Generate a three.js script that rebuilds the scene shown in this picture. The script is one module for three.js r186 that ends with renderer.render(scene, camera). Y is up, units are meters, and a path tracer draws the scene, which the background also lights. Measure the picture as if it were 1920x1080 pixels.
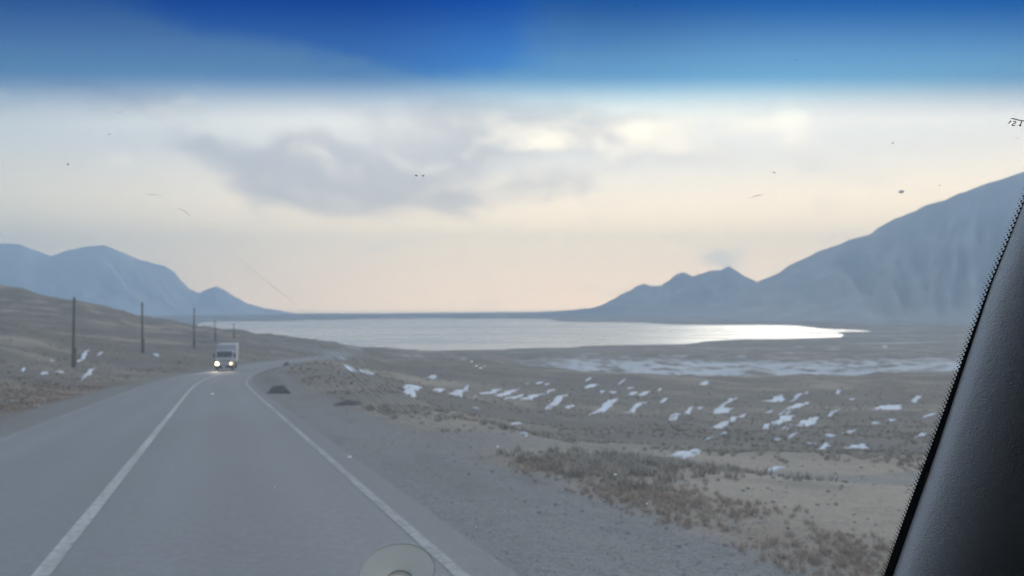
import * as THREE from 'three';
import { ImprovedNoise } from 'three/addons/math/ImprovedNoise.js';
import { mergeGeometries } from 'three/addons/utils/BufferGeometryUtils.js';
import { RoundedBoxGeometry } from 'three/addons/geometries/RoundedBoxGeometry.js';

// ---------------------------------------------------------------- camera, sky, sun, exposure
const scene = new THREE.Scene();
const EYE = 1.85, F = 1500, HZ = 582;                 // eye height, focal length and horizon row at 1920 x 1080
const camera = new THREE.PerspectiveCamera(2 * Math.atan(540 / F) * 180 / Math.PI, 1920 / 1080, 0.05, 40000);
camera.position.set(0, EYE, 0);
camera.setViewOffset(1920, 1080, 0, 540 - HZ, 1920, 1080);
camera.userData.fStop = 9.5;
camera.focus = 0.86;
const renderer = new THREE.WebGLRenderer({ antialias: true });
renderer.toneMapping = THREE.LinearToneMapping;
renderer.toneMappingExposure = 1.8;
renderer.shadowMap.enabled = true;

const RAD = Math.PI / 180;
const SUN_AZ = 20 * RAD, SUN_EL = 22 * RAD;
const sunDir = new THREE.Vector3(Math.sin(SUN_AZ) * Math.cos(SUN_EL), Math.sin(SUN_EL), -Math.cos(SUN_AZ) * Math.cos(SUN_EL));
const sun = new THREE.DirectionalLight(new THREE.Color(1.0, 0.9, 0.76), 1.15);
sun.position.copy(sunDir).multiplyScalar(600);
sun.target.position.set(0, 0, 0);
sun.castShadow = true;
sun.shadow.radius = 30;
sun.shadow.mapSize.set(2048, 2048);
Object.assign(sun.shadow.camera, { left: -300, right: 300, top: 300, bottom: -300, near: 1, far: 1400 });
scene.add(sun, sun.target);
scene.fog = new THREE.FogExp2(new THREE.Color().setRGB(0.53, 0.765, 1.0), 0.00019);

const noise3 = new ImprovedNoise();
const N = (x, y, z = 0.37) => noise3.noise(x, y, z);
function fbm(x, y, oct = 4, z = 0.37) { let s = 0, a = 1, t = 0; for (let i = 0; i < oct; i++) { s += a * N(x, y, z + i * 7.13); t += a; a *= 0.5; x *= 2.03; y *= 2.03; } return s / t; }
function rng(seed) { let a = seed >>> 0; return () => { a = (a + 0x6D2B79F5) | 0; let t = Math.imul(a ^ (a >>> 15), 1 | a); t = (t + Math.imul(t ^ (t >>> 7), 61 | t)) ^ t; return ((t ^ (t >>> 14)) >>> 0) / 4294967296; }; }
const clamp = (x, a = 0, b = 1) => Math.min(b, Math.max(a, x));
const sstep = (a, b, x) => { const t = clamp((x - a) / (b - a)); return t * t * (3 - 2 * t); };
const lerp = (a, b, t) => a + (b - a) * t;
const mix3 = (a, b, t) => [lerp(a[0], b[0], t), lerp(a[1], b[1], t), lerp(a[2], b[2], t)];

// the sky: high thin overcast, warm and bright low towards the veiled sun, cooler overhead, with soft grey cloud
{
  const W = 2048, H = 1024, data = new Float32Array(W * H * 4);
  const blob = (az, el, a0, e0, sa, se) => Math.exp(-(((az - a0) / sa) ** 2) - (((el - e0) / se) ** 2));
  const wrapAz = (a) => Math.atan2(Math.sin(a * RAD), Math.cos(a * RAD)) / RAD;
  for (let j = 0; j < H; j++) {
    const el = ((j + 0.5) / H - 0.5) * 180;
    for (let i = 0; i < W; i++) {
      const u = (i + 0.5) / W, lon = (u - 0.5) * 2 * Math.PI;
      const az = wrapAz(lon / RAD + 90);
      const e = Math.max(el, 0);
      // warm low band, neutral middle, cool top
      let c = mix3([2.70, 1.74, 0.92], [2.25, 1.60, 0.85], sstep(0, 6, e));
      c = mix3(c, [0.98, 0.88, 0.72], sstep(4.6, 11.5, e));
      c = mix3(c, [0.44, 0.51, 0.62], sstep(14, 40, e));
      // away from the sun the overcast is greyer and bluer
      const toSun = Math.sin(e * RAD) * Math.sin(SUN_EL) + Math.cos(e * RAD) * Math.cos(SUN_EL) * Math.cos(az * RAD - SUN_AZ);
      const near = sstep(0.50, 1.0, toSun);
      c = mix3([c[0] * 0.48, c[1] * 0.57, c[2] * 0.71], [c[0] * 0.96, c[1] * 1.0, c[2] * 1.06], near);
      // cloud: warped noise in direction space
      const x = Math.cos(el * RAD) * Math.sin(az * RAD), y = Math.sin(el * RAD), z = Math.cos(el * RAD) * Math.cos(az * RAD);
      const wx = x + 0.06 * fbm(x * 5, y * 9, 3, z * 5), wy = y + 0.04 * fbm(x * 6 + 4, y * 10, 3, z * 6 + 2);
      let n = 0, a = 1, f = 1, tot = 0;
      for (let o = 0; o < 5; o++) { n += a * N(wx * 5.2 * f + 3.1, wy * 11 * f + 1.7, z * 5.2 * f + o * 5); tot += a; a *= 0.52; f *= 2.05; }
      n /= tot;
      const m = fbm(wx * 15, wy * 28, 6, z * 15);
      const dense = sstep(-0.16, 0.26, n + 0.5 * m);
      // the grey bank low in front, its pale lit flank, the small bright knot before the sun
      const bank = 1.0 * blob(az, el, -16, 10.3, 5.5, 2.0) + 1.15 * blob(az, el, -8.5, 8.2, 8.5, 1.9) + 0.5 * blob(az, el, -22, 11, 4, 1.2) + 0.85 * blob(az, el, -2, 11.6, 8, 2.2) + 0.45 * blob(az, el, 4, 8.6, 6, 1.4) + 0.6 * blob(az, el, -5, 14, 9, 1.4) + 0.8 * blob(az, el, 6, 12.8, 7, 1.5) + 0.6 * blob(az, el, 12, 10.9, 5, 1.2) + 0.45 * blob(az, el, -27, 13.5, 6, 1.3);
      const cover = clamp(sstep(0.15, 1.0, bank + 0.9 * n + 0.8 * m)) * sstep(4.5, 8, e);
      c = mix3(c, mix3([0.30, 0.30, 0.34], [0.50, 0.47, 0.45], near), 0.74 * cover);
      const lit = sstep(0.15, 1.5, 1.05 * blob(az, el, 12, 11.6, 9, 2.0) + 0.8 * blob(az, el, 1, 12.3, 5, 1.6) + 1.5 * m + 0.5 * n);
      c = mix3(c, [1.26, 1.10, 0.84], lit * 0.95 * sstep(26, 14, e));
      const knot = clamp(sstep(0.25, 0.8, blob(az, el, 19.2, 13.0, 1.6, 1.3) + 0.9 * m));
      c = mix3(c, [1.16, 1.06, 0.86], knot * 0.9);
      // higher up the sheet of cloud breaks; clear blue shows between
      const high = sstep(12.5, 16.5, e);
      const rim = 16.2 + 0.155 * Math.max(0, -6 - az) + 2.2 * n + 0.8 * m;
      const hole = sstep(-0.7, 1.0, e - rim) * sstep(7, -3, az + 14 * n) * sstep(-42, -27, az + 14 * n);
      const gaps = clamp(hole + sstep(22, 34, e) * sstep(0.12, -0.12, n + 0.3 * m));
      const thick = mix3([0.50, 0.53, 0.57], [0.33, 0.37, 0.44], clamp(blob(az, el, 7, 20, 8, 5) + sstep(20, 40, e) * sstep(0.0, 0.3, n)));
      c = mix3(c, mix3(thick, [0.14, 0.31, 0.58], gaps), high * 0.92);
      c = mix3(c, [c[0] * 1.8, c[1] * 2.0, c[2] * 1.7], high * sstep(0.86, 1.0, toSun) * 0.9);
      const p = (j * W + i) * 4;
      data[p] = c[0]; data[p + 1] = c[1]; data[p + 2] = c[2]; data[p + 3] = 1;
    }
  }
  const t = new THREE.DataTexture(data, W, H, THREE.RGBAFormat, THREE.FloatType);
  t.mapping = THREE.EquirectangularReflectionMapping;
  t.magFilter = t.minFilter = THREE.LinearFilter; t.needsUpdate = true;
  scene.background = t; scene.environment = t;
}

// ---------------------------------------------------------------- helpers
const used = new Map();
function numbered(name) { const n = used.get(name) ?? 0; used.set(name, n + 1); return n ? name + '_' + String(n).padStart(3, '0') : name; }
const shadow = (m) => { m.castShadow = true; m.receiveShadow = true; return m; };
function part(name, geo, mat, parent) { const m = shadow(new THREE.Mesh(geo, mat)); m.name = name; parent.add(m); return m; }
function tag(o, label, category, group, kind) { o.userData.label = label; if (category) o.userData.category = category; if (group) o.userData.group = group; if (kind) o.userData.kind = kind; return o; }
function top(name, geo, mat) { const m = shadow(new THREE.Mesh(geo, mat)); m.name = numbered(name); scene.add(m); return m; }
function base(name, x, y, z, turn = 0) { const g = new THREE.Group(); g.name = numbered(name); g.position.set(x, y, z); g.rotation.y = turn; scene.add(g); return g; }
const rgb = (r, g, b) => new THREE.Color().setRGB(r, g, b);
const std = (r, g, b, rough = 0.9, extra = {}) => new THREE.MeshStandardMaterial({ color: rgb(r, g, b), roughness: rough, ...extra });

// tiling noise for textures
function tileNoise(seed) {
  const r = rng(seed), P = 256, v = new Float32Array(P * P).map(() => r());
  return (x, y, period) => {
    const xi = Math.floor(x), yi = Math.floor(y), fx = x - xi, fy = y - yi, sx = fx * fx * (3 - 2 * fx), sy = fy * fy * (3 - 2 * fy);
    const g = (a, b) => v[((((b % period) + period) % period) % P) * P + ((((a % period) + period) % period) % P)];
    return lerp(lerp(g(xi, yi), g(xi + 1, yi), sx), lerp(g(xi, yi + 1), g(xi + 1, yi + 1), sx), sy);
  };
}
function texture(size, repeat, srgb, fn) {
  const d = new Uint8Array(size * size * 4);
  for (let j = 0; j < size; j++) for (let i = 0; i < size; i++) {
    const c = fn(i / size, j / size), p = (j * size + i) * 4;
    for (let k = 0; k < 3; k++) d[p + k] = clamp(Array.isArray(c) ? c[k] : c) * 255;
    d[p + 3] = 255;
  }
  const t = new THREE.DataTexture(d, size, size, THREE.RGBAFormat, THREE.UnsignedByteType);
  t.wrapS = t.wrapT = THREE.RepeatWrapping; t.magFilter = THREE.LinearFilter; t.minFilter = THREE.LinearMipmapLinearFilter; t.generateMipmaps = true;
  if (srgb) t.colorSpace = THREE.SRGBColorSpace;
  t.repeat.set(repeat, repeat); t.needsUpdate = true;
  return t;
}
const tn = tileNoise(7), tn2 = tileNoise(91);
const grit = (u, v) => 0.45 * tn(u * 128, v * 128, 128) + 0.3 * tn2(u * 64, v * 64, 64) + 0.25 * tn(u * 16, v * 16, 16);
const gritTex = texture(512, 1 / 3.1, true, (u, v) => { const g = grit(u, v); const k = 0.78 + 0.24 * g - (g < 0.3 ? (0.3 - g) * 0.9 : 0); return [k, k * 0.995, k * 0.985]; });
const gritBump = texture(512, 1 / 3.1, false, (u, v) => grit(u, v));
const asphaltTex = texture(512, 1 / 1.7, true, (u, v) => { const s = tn(u * 256, v * 256, 256), g = tn2(u * 32, v * 32, 32); const k = 0.80 + 0.14 * s + 0.08 * g; return [k, k, k]; });
const asphaltBump = texture(512, 1 / 1.7, false, (u, v) => tn(u * 256, v * 256, 256));

// ---------------------------------------------------------------- the road's line
const UX = -0.3476, UD = 0.9376;                    // heading of the near road, in (x, depth)
const SLOPE = 0.0563, LAT0 = -1.405, LANE = 3.31;
const profile = [[-80, 4.5], [0, 0], [60, -3.35], [100, -5.25], [140, -6.75], [215, -9.7], [330, -13.4], [450, -17.5], [700, -27]];
function roadH(a) { for (let i = 1; i < profile.length; i++) if (a < profile[i][0] || i === profile.length - 1) { const [a0, h0] = profile[i - 1], [a1, h1] = profile[i]; return lerp(h0, h1, (a - a0) / (a1 - a0)); } }
const roadPts = [];
{
  let x = UD * LAT0, d = -UX * LAT0, ang = Math.atan2(UX, UD); const st = 1;
  x -= Math.sin(ang) * 60; d -= Math.cos(ang) * 60;
  for (let a = -60; a <= 340; a += st) {
    roadPts.push({ x, d, a, sx: Math.sin(ang), sd: Math.cos(ang), h: 0 });
    const k = a < 42 ? 0 : a < 60 ? (a - 42) / 18 / 320 : a < 150 ? 1 / 320 : a < 175 ? 0 : a < 290 ? -1 / 260 : 0;
    ang += k * st; x += Math.sin(ang) * st; d += Math.cos(ang) * st;
  }
  for (const p of roadPts) { let s = 0; for (let k = -12; k <= 12; k += 3) s += roadH(p.a + k); p.h = s / 9; }
}
function nearRoad(x, d) {                            // {lat, h, a} of the nearest point on the centre line, or null when far off
  let best = 1e9, bi = -1;
  const coarse = 12;
  for (let i = 0; i < roadPts.length; i += coarse) { const p = roadPts[i], q = (p.x - x) ** 2 + (p.d - d) ** 2; if (q < best) { best = q; bi = i; } }
  if (best > 60 * 60) return null;
  let lo = Math.max(0, bi - coarse), hi = Math.min(roadPts.length - 1, bi + coarse);
  for (let i = lo; i <= hi; i++) { const p = roadPts[i], q = (p.x - x) ** 2 + (p.d - d) ** 2; if (q < best) { best = q; bi = i; } }
  const p = roadPts[bi], ex = x - p.x, ed = d - p.d, lat = ex * p.sd - ed * p.sx, along = ex * p.sx + ed * p.sd;
  const o = roadPts[clamp(bi + (along > 0 ? 1 : -1), 0, roadPts.length - 1)];
  return { lat, h: p.h + (o.h - p.h) * Math.min(Math.abs(along), 1), a: p.a + along };
}

// ---------------------------------------------------------------- terrain heights: columns of (depth, row) read along bearings
const COLS = {
  '-250': [[20, 800], [30, 745], [50, 690], [90, 645], [150, 597], [250, 570], [450, 515], [700, 480], [1200, 540], [3000, 570], [9000, 575]],
  0: [[18, 812], [25, 772], [35, 735], [50, 705], [75, 675], [100, 652], [150, 610], [180, 607], [260, 596], [350, 565], [450, 535], [600, 545], [900, 570], [1500, 590], [2500, 600], [9000, 588]],
  137: [[22, 790], [35, 738], [50, 715], [75, 695], [92, 687], [120, 660], [160, 627], [200, 624], [300, 600], [420, 566.5], [550, 575], [900, 590], [1500, 600], [2500, 603], [9000, 588]],
  300: [[40, 738], [60, 712], [80, 698], [110, 680], [150, 655], [200, 641], [260, 632], [420, 600], [550, 606], [900, 612], [1500, 608], [2500, 603], [9000, 588]],
  400: [[60, 718], [90, 702], [120, 680], [160, 660], [220, 645], [420, 617], [550, 622], [800, 640], [1000, 643], [1300, 633], [2650, 605.2], [2950, 602], [4500, 593], [9000, 587]],
  500: [[60, 716], [94, 699], [130, 684], [180, 668], [250, 650], [420, 629], [550, 634], [750, 650], [950, 649], [1300, 633], [2800, 604], [3100, 600.5], [4500, 593.5], [9000, 587]],
  600: [[40, 745], [60, 722], [90, 704], [130, 688], [200, 671], [300, 655], [450, 641.5], [550, 644], [750, 656], [900, 653.5], [1300, 633], [3300, 600.6], [3500, 598.6], [4500, 593.5], [9000, 587]],
  700: [[21, 800], [35, 757], [60, 735], [90, 718], [130, 702], [160, 692], [250, 673], [350, 662], [500, 655], [600, 652], [700, 656], [850, 656], [1300, 633], [3700, 598.9], [3900, 596.8], [4600, 592.8], [9000, 587]],
  850: [[17, 832], [28, 800], [50, 768], [85, 738], [130, 712], [180, 692], [230, 680], [260, 682], [300, 684], [350, 676], [500, 666], [650, 660], [790, 657.3], [850, 655.8], [1300, 633], [3800, 598.5], [4000, 596], [4600, 591.5], [9000, 586]],
  1000: [[10, 930], [15, 880], [28, 830], [50, 790], [85, 758], [130, 728], [180, 706], [230, 690], [260, 692], [300, 697], [340, 688], [420, 677], [550, 667], [700, 659], [800, 655], [850, 652.8], [920, 650.5], [1300, 633], [3700, 599], [3900, 597], [4600, 589.5], [9000, 585]],
  1100: [[9, 965], [15, 890], [28, 840], [50, 800], [85, 768], [130, 735], [180, 712], [230, 698], [260, 699], [300, 704], [340, 696], [420, 682], [550, 670], [700, 660], [850, 651], [900, 648.2], [960, 647.2], [1300, 632.8], [2650, 605.6], [2800, 602.5], [3500, 597], [5000, 588], [9000, 580]],
  1400: [[8, 990], [15, 900], [28, 846], [50, 806], [85, 774], [130, 744], [180, 721], [230, 707], [260, 708], [300, 709], [360, 696], [450, 683], [600, 667], [800, 652], [1000, 641], [1100, 636.2], [1180, 634.6], [1400, 629], [2150, 610.9], [2250, 607.4], [3000, 599], [4000, 590], [9000, 575]],
  1600: [[8, 990], [15, 903], [28, 848], [50, 808], [85, 776], [130, 746], [180, 723], [230, 706], [260, 706], [300, 704], [400, 689], [600, 666], [800, 650], [1000, 640], [1300, 628], [1450, 622.9], [1540, 621.6], [1640, 618.7], [1760, 615.2], [2300, 606.5], [3000, 598], [4000, 588], [9000, 570]],
  1690: [[8, 990], [15, 903], [28, 848], [50, 808], [85, 776], [130, 746], [180, 722], [230, 703], [300, 700], [400, 687], [600, 665], [800, 649], [1000, 639], [1300, 627.5], [1700, 616], [2300, 606.5], [3000, 597.5], [4000, 587], [9000, 565]],
  1830: [[8, 990], [15, 903], [28, 848], [50, 808], [85, 776], [130, 745], [180, 720], [230, 700], [300, 694], [400, 684], [600, 664], [800, 648], [1000, 638], [1300, 627], [1700, 617], [2300, 607.5], [3000, 597], [4000, 585], [9000, 560]],
  2300: [[8, 990], [15, 900], [28, 845], [50, 800], [85, 765], [130, 735], [180, 712], [230, 698], [300, 690], [400, 680], [600, 660], [800, 645], [1000, 635], [1300, 624], [1700, 613], [2300, 603], [3000, 592], [4000, 580], [9000, 555]],
};
const LD0 = Math.log(3), LD1 = Math.log(16000), NS = 500;
const colKeys = Object.keys(COLS).map(Number).sort((a, b) => a - b);
const colTab = colKeys.map((px) => {
  const t = (px - 960) / F, plane = (d) => -SLOPE * (UX * t * d + UD * d);
  const pts = [[3, plane(3)], [6, plane(6)], ...COLS[px].map(([d, py]) => [d, EYE - (py - HZ) * d / F])];
  const last = pts[pts.length - 1]; pts.push([16500, last[1]]);
  const X = pts.map((p) => Math.log(p[0])), Y = pts.map((p) => p[1]), n = X.length, m = [], s = [];
  for (let i = 0; i < n - 1; i++) s.push((Y[i + 1] - Y[i]) / (X[i + 1] - X[i]));
  for (let i = 0; i < n; i++) m.push(i === 0 ? s[0] : i === n - 1 ? s[n - 2] : s[i - 1] * s[i] <= 0 ? 0 : 2 * s[i - 1] * s[i] / (s[i - 1] + s[i]));
  const out = new Float32Array(NS + 1);
  for (let k = 0, i = 0; k <= NS; k++) {
    const x = LD0 + (LD1 - LD0) * k / NS; while (i < n - 2 && x > X[i + 1]) i++;
    const h = X[i + 1] - X[i], q = clamp((x - X[i]) / h), q2 = q * q, q3 = q2 * q;
    out[k] = (2 * q3 - 3 * q2 + 1) * Y[i] + (q3 - 2 * q2 + q) * h * m[i] + (-2 * q3 + 3 * q2) * Y[i + 1] + (q3 - q2) * h * m[i + 1];
  }
  return out;
});
const LAKE = -38.2;
function tableH(x, d) {
  const az = clamp(Math.atan2(x, d), -0.75, 0.75), R = Math.hypot(x, d), D = R * Math.max(Math.cos(Math.atan2(x, d)), 0.72);
  const px = clamp(960 + F * Math.tan(az), colKeys[0], colKeys[colKeys.length - 1] - 0.01);
  let i = 0; while (i < colKeys.length - 2 && px >= colKeys[i + 1]) i++;
  const q = (px - colKeys[i]) / (colKeys[i + 1] - colKeys[i]), k = clamp((Math.log(Math.max(D, 3)) - LD0) / (LD1 - LD0)) * NS, k0 = Math.min(NS - 1, Math.floor(k)), f = k - k0;
  const g = (c) => lerp(colTab[c][k0], colTab[c][k0 + 1], f);
  return lerp(g(i), g(i + 1), q * q * (3 - 2 * q) * 0.5 + q * 0.5);
}
// relief that the columns do not carry
function relief(x, d, D) {
  let r = 0;
  const near = 1 - sstep(500, 1200, D);
  r += 0.16 * fbm(x / 3.2, d / 3.2, 3, 1.2) * (1 - sstep(60, 160, D));
  r += 1.0 * fbm(x / 17 + 3, d / 13, 3, 2.2) * sstep(8, 40, D) * near;
  r += 2.0 * fbm(x / 70 + 9, d / 45, 3, 3.2) * sstep(60, 200, D) * near;
  r += 2.4 * fbm(x / 13, d / 22, 4, 7.7) * sstep(250, 300, D) * (1 - sstep(560, 700, D));
  r += 0.45 * fbm(x / 120, d / 90, 3, 4.1) * sstep(300, 700, D) * (1 - sstep(1500, 2500, D));
  return r;
}
const smoothH = (x, d) => { const t = tableH(x, d), n = nearRoad(x, d); if (!n) return t; return lerp(n.h - 0.05, t, blendRoad(n)); };
function blendRoad(n) {
  const side = n.lat > 0 ? sstep(6.6, 14, n.lat) : sstep(5.8, 12, -n.lat);
  return Math.max(side, sstep(265, 335, n.a), sstep(-40, -58, n.a));
}
function heightAt(x, d) {
  const D = Math.hypot(x, d); let t = tableH(x, d) + relief(x, d, D); const n = nearRoad(x, d);
  if (n) {
    // a low berm of dirt along the inside of the bend
    t += 0.9 * sstep(44, 62, n.a) * (1 - sstep(130, 170, n.a)) * sstep(4.2, 8, n.lat) * (1 - sstep(14, 24, n.lat));
    const k = blendRoad(n), shoulder = sstep(4.0, 5.5, Math.abs(n.lat));
    const bermK = 0.55 * sstep(44, 58, n.a) * (1 - sstep(120, 150, n.a)) * sstep(3.9, 5.6, n.lat);
    t = lerp(n.h - 0.05 - 0.05 * shoulder + bermK + 0.035 * shoulder * fbm(x / 1.1, d / 1.1, 2, 6), t, k);
  }
  return t;
}
const groundAt = (px, py) => {                        // where a sight line first meets the smooth ground
  const t = (px - 960) / F;
  for (let d = 7; d < 3000; d *= 1.004) if (HZ + F * (EYE - heightAt(t * d, d)) / d <= py) return { x: t * d, d };
  return { x: t * 400, d: 400 };
};

// ---------------------------------------------------------------- the ground
const TRACK = [[-1.6, 17.5], [1.8, 18.6], [3.9, 17.2], [7.6, 16.2], [12, 16.4], [20, 19]];
function trackDist(x, d) { let b = 1e9; for (let i = 0; i < TRACK.length - 1; i++) { const [x0, d0] = TRACK[i], [x1, d1] = TRACK[i + 1], vx = x1 - x0, vd = d1 - d0, t = clamp(((x - x0) * vx + (d - d0) * vd) / (vx * vx + vd * vd)); b = Math.min(b, Math.hypot(x - x0 - t * vx, d - d0 - t * vd)); } return b; }
const SOIL = [0.142, 0.124, 0.104], TAN = [0.31, 0.255, 0.195], DARK = [0.086, 0.084, 0.082], GRAVEL = [0.168, 0.170, 0.168], BROWN = [0.180, 0.125, 0.088], SNOW = [0.62, 0.64, 0.68];
function wedge(x, d, n) { return n && n.lat > 5.6 && d < 17 ? sstep(5.8, 6.6, n.lat) * (1 - sstep(6.8, 8.0, n.lat)) * sstep(2.0, 3.2, trackDist(x, d)) * sstep(17, 13.5, d) : 0; }
function verge(n) { return n ? sstep(-5.4, -6.2, n.lat) * (1 - sstep(-8.2, -11.5, n.lat)) * (1 - sstep(45, 80, n.a)) : 0; }
function groundColor(x, d) {
  const D = Math.hypot(x, d), n = nearRoad(x, d);
  const f1 = fbm(x / 26 + 5, d / 26, 4, 9.1), f2 = fbm(x / 4.5, d / 4.5, 4, 11.3), f3 = fbm(x / 110, d / 60, 4, 13.7);
  let c = mix3(SOIL, TAN, sstep(-0.02, 0.42, f1 + 0.35 * f2 + 0.42 * (1 - sstep(4, 22, trackDist(x, d) + 8 * f1))));
  c = mix3(c, DARK, sstep(0.02, 0.34, -f1 * 0.5 + f2 * 0.75) * 0.62);
  c = mix3(c, DARK, sstep(-0.15, 0.3, f3) * 0.55);
  if (n) {
    const w = wedge(x, d, n), v = verge(n);
    c = mix3(c, BROWN, 0.8 * w * sstep(-0.3, 0.15, f2)); c = mix3(c, mix3(BROWN, TAN, 0.35), 0.85 * v * sstep(-0.3, 0.1, f2));
    const edge = 0.5 * f2;
    const g = n.lat > 0 ? 1 - sstep(5.7, 6.6, n.lat + edge * 1.6) : 1 - sstep(5.0, 6.0, -n.lat + edge * 1.6);
    const gr = mix3(GRAVEL, [0.115, 0.115, 0.114], sstep(0.0, 0.35, fbm(n.lat / 1.2, n.a / 9, 3, 21)) * 0.65);
    c = mix3(c, mix3(gr, SOIL, n.lat < 0 || n.a > 30 ? 0.4 : 0.05), g);
    const tr = 1 - sstep(1.5, 2.6, trackDist(x, d) + f2 * 1.5); c = mix3(c, [0.17, 0.168, 0.160], tr * 0.8);
  }
  // the wide strip of old snow lying in the hollow behind the first rise
  const px = 960 + F * x / Math.max(d, 1);
  if (d > 240 && d < 640) {
    const fn = fbm(x / 22, d / 16, 5, 31), across = sstep(930, 1130, px + fn * 160) * (1 - sstep(1850, 2100, px));
    const band = sstep(270, 310, d + fn * 20) * (1 - sstep(440, 560, d + fn * 170));
    const broken = sstep(-0.28, 0.08, 0.5 * fn + 0.9 * fbm(x / 10, d / 42, 5, 33));
    c = mix3(c, SNOW, 0.75 * band * across * broken);
    const stray = sstep(0.20, 0.34, fbm(x / 26 + 40, d / 12, 4, 41)) * sstep(250, 330, d) * (x / d > -0.25 ? 1 : 0); c = mix3(c, SNOW, 0.6 * stray);
  }
  if (d > 640) { const f = fbm(x / 160, d / 60, 5, 51); c = mix3(c, SNOW, 0.45 * sstep(0.10, 0.3, f) + 0.3 * sstep(1700, 3200, d) * sstep(-0.1, 0.2, f)); }
  return c;
}
{
  const azs = [];
  for (let a = -180; a < -44; a += 3) azs.push(a); for (let a = -44; a < 44; a += 0.11) azs.push(a); for (let a = 44; a <= 180.01; a += 3) azs.push(Math.min(a, 180));
  if (azs[azs.length - 1] < 180) azs.push(180);
  const NR = 640, nA = azs.length, pos = new Float32Array(nA * NR * 3), col = new Float32Array(nA * NR * 3), uv = new Float32Array(nA * NR * 2), idx = [];
  for (let j = 0; j < NR; j++) {
    const R = 1.2 * Math.pow(8300 / 1.2, j / (NR - 1));
    for (let i = 0; i < nA; i++) {
      const a = azs[i] * RAD, x = R * Math.sin(a), d = R * Math.cos(a), k = j * nA + i;
      const h = heightAt(x, d), c = groundColor(x, d);
      pos.set([x, h, -d], k * 3); col.set(c, k * 3); uv.set([x, d], k * 2);
    }
  }
  for (let j = 0; j < NR - 1; j++) for (let i = 0; i < nA - 1; i++) { const a = j * nA + i, b = a + 1, c = a + nA, e = c + 1; idx.push(a, b, e, a, e, c); }
  const g = new THREE.BufferGeometry();
  g.setAttribute('position', new THREE.BufferAttribute(pos, 3)); g.setAttribute('color', new THREE.BufferAttribute(col, 3)); g.setAttribute('uv', new THREE.BufferAttribute(uv, 2));
  g.setIndex(idx); g.computeVertexNormals();
  const m = new THREE.MeshStandardMaterial({ vertexColors: true, roughness: 1, map: gritTex, bumpMap: gritBump, bumpScale: 0.03, side: THREE.DoubleSide });
  tag(top('ground', g, m), 'brown-grey winter steppe sloping down to the lake, with gravel by the road', 'terrain', null, 'structure');
}

// ---------------------------------------------------------------- road and its painted lines
function ribbon(l0, l1, lift, a0, a1, cross, colorFn) {
  const ps = roadPts.filter((p) => p.a >= a0 && p.a <= a1), pos = [], col = [], uv = [], idx = [];
  ps.forEach((p, j) => {
    for (let i = 0; i <= cross; i++) {
      const l = lerp(l0, l1, i / cross), x = p.x + l * p.sd, d = p.d - l * p.sx;
      pos.push(x, p.h + lift, -d); uv.push(l, p.a); col.push(...colorFn(l, p.a));
      if (j && i) { const k = j * (cross + 1) + i; idx.push(k - cross - 2, k - cross - 1, k, k - cross - 2, k, k - 1); }
    }
  });
  const g = new THREE.BufferGeometry();
  g.setAttribute('position', new THREE.Float32BufferAttribute(pos, 3)); g.setAttribute('color', new THREE.Float32BufferAttribute(col, 3)); g.setAttribute('uv', new THREE.Float32BufferAttribute(uv, 2));
  g.setIndex(idx); g.computeVertexNormals(); return g;
}
{
  const asphalt = new THREE.MeshStandardMaterial({ vertexColors: true, roughness: 0.82, map: asphaltTex, bumpMap: asphaltBump, bumpScale: 0.004, side: THREE.DoubleSide });
  const tone = (l, a) => {
    const wheel = [-2.5, -0.85, 0.85, 2.5].reduce((s, w) => s + Math.exp(-(((l - w) / 0.38) ** 2)), 0);
    const k = 1 + 0.09 * wheel + 0.2 * fbm(l / 1.6, a / 14, 4, 61) - (Math.abs(l) > 3.35 ? 0.1 : 0);
    return [0.168 * k, 0.167 * k, 0.170 * k];
  };
  const road = top('road', ribbon(-3.55, 3.75, 0.012, -55, 325, 26, tone), asphalt);
  tag(road, 'grey two-lane asphalt road curving away to the right', 'road', null, 'structure');
  const chipped = texture(512, 1 / 1.3, true, (u, v) => { const n = 0.5 * tn(u * 24, v * 24, 24) + 0.3 * tn2(u * 80, v * 80, 80) + 0.2 * tn(u * 200, v * 200, 200), k = 0.84 + 0.16 * sstep(0.36, 0.52, n); return [k, k, k * 0.995]; });
  const paint = new THREE.MeshStandardMaterial({ vertexColors: true, roughness: 0.8, map: chipped, side: THREE.DoubleSide });
  const worn = (k) => (l, a) => { const q = k * (0.86 + 0.5 * fbm(l * 3, a / 3, 4, 71)); return [0.37 * q, 0.36 * q, 0.345 * q]; };
  part('centre_line', ribbon(-0.075, 0.075, 0.017, -55, 300, 3, worn(1)), paint, road).userData.label = 'long solid off-white centre line';
  part('edge_line', ribbon(LANE - 0.06, LANE + 0.06, 0.017, -55, 300, 3, worn(0.78)), paint, road);
  part('edge_line', ribbon(-LANE - 0.06, -LANE + 0.06, 0.017, -55, 300, 3, worn(0.55)), paint, road).userData.label = 'faded, almost worn away edge line';
}

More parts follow.
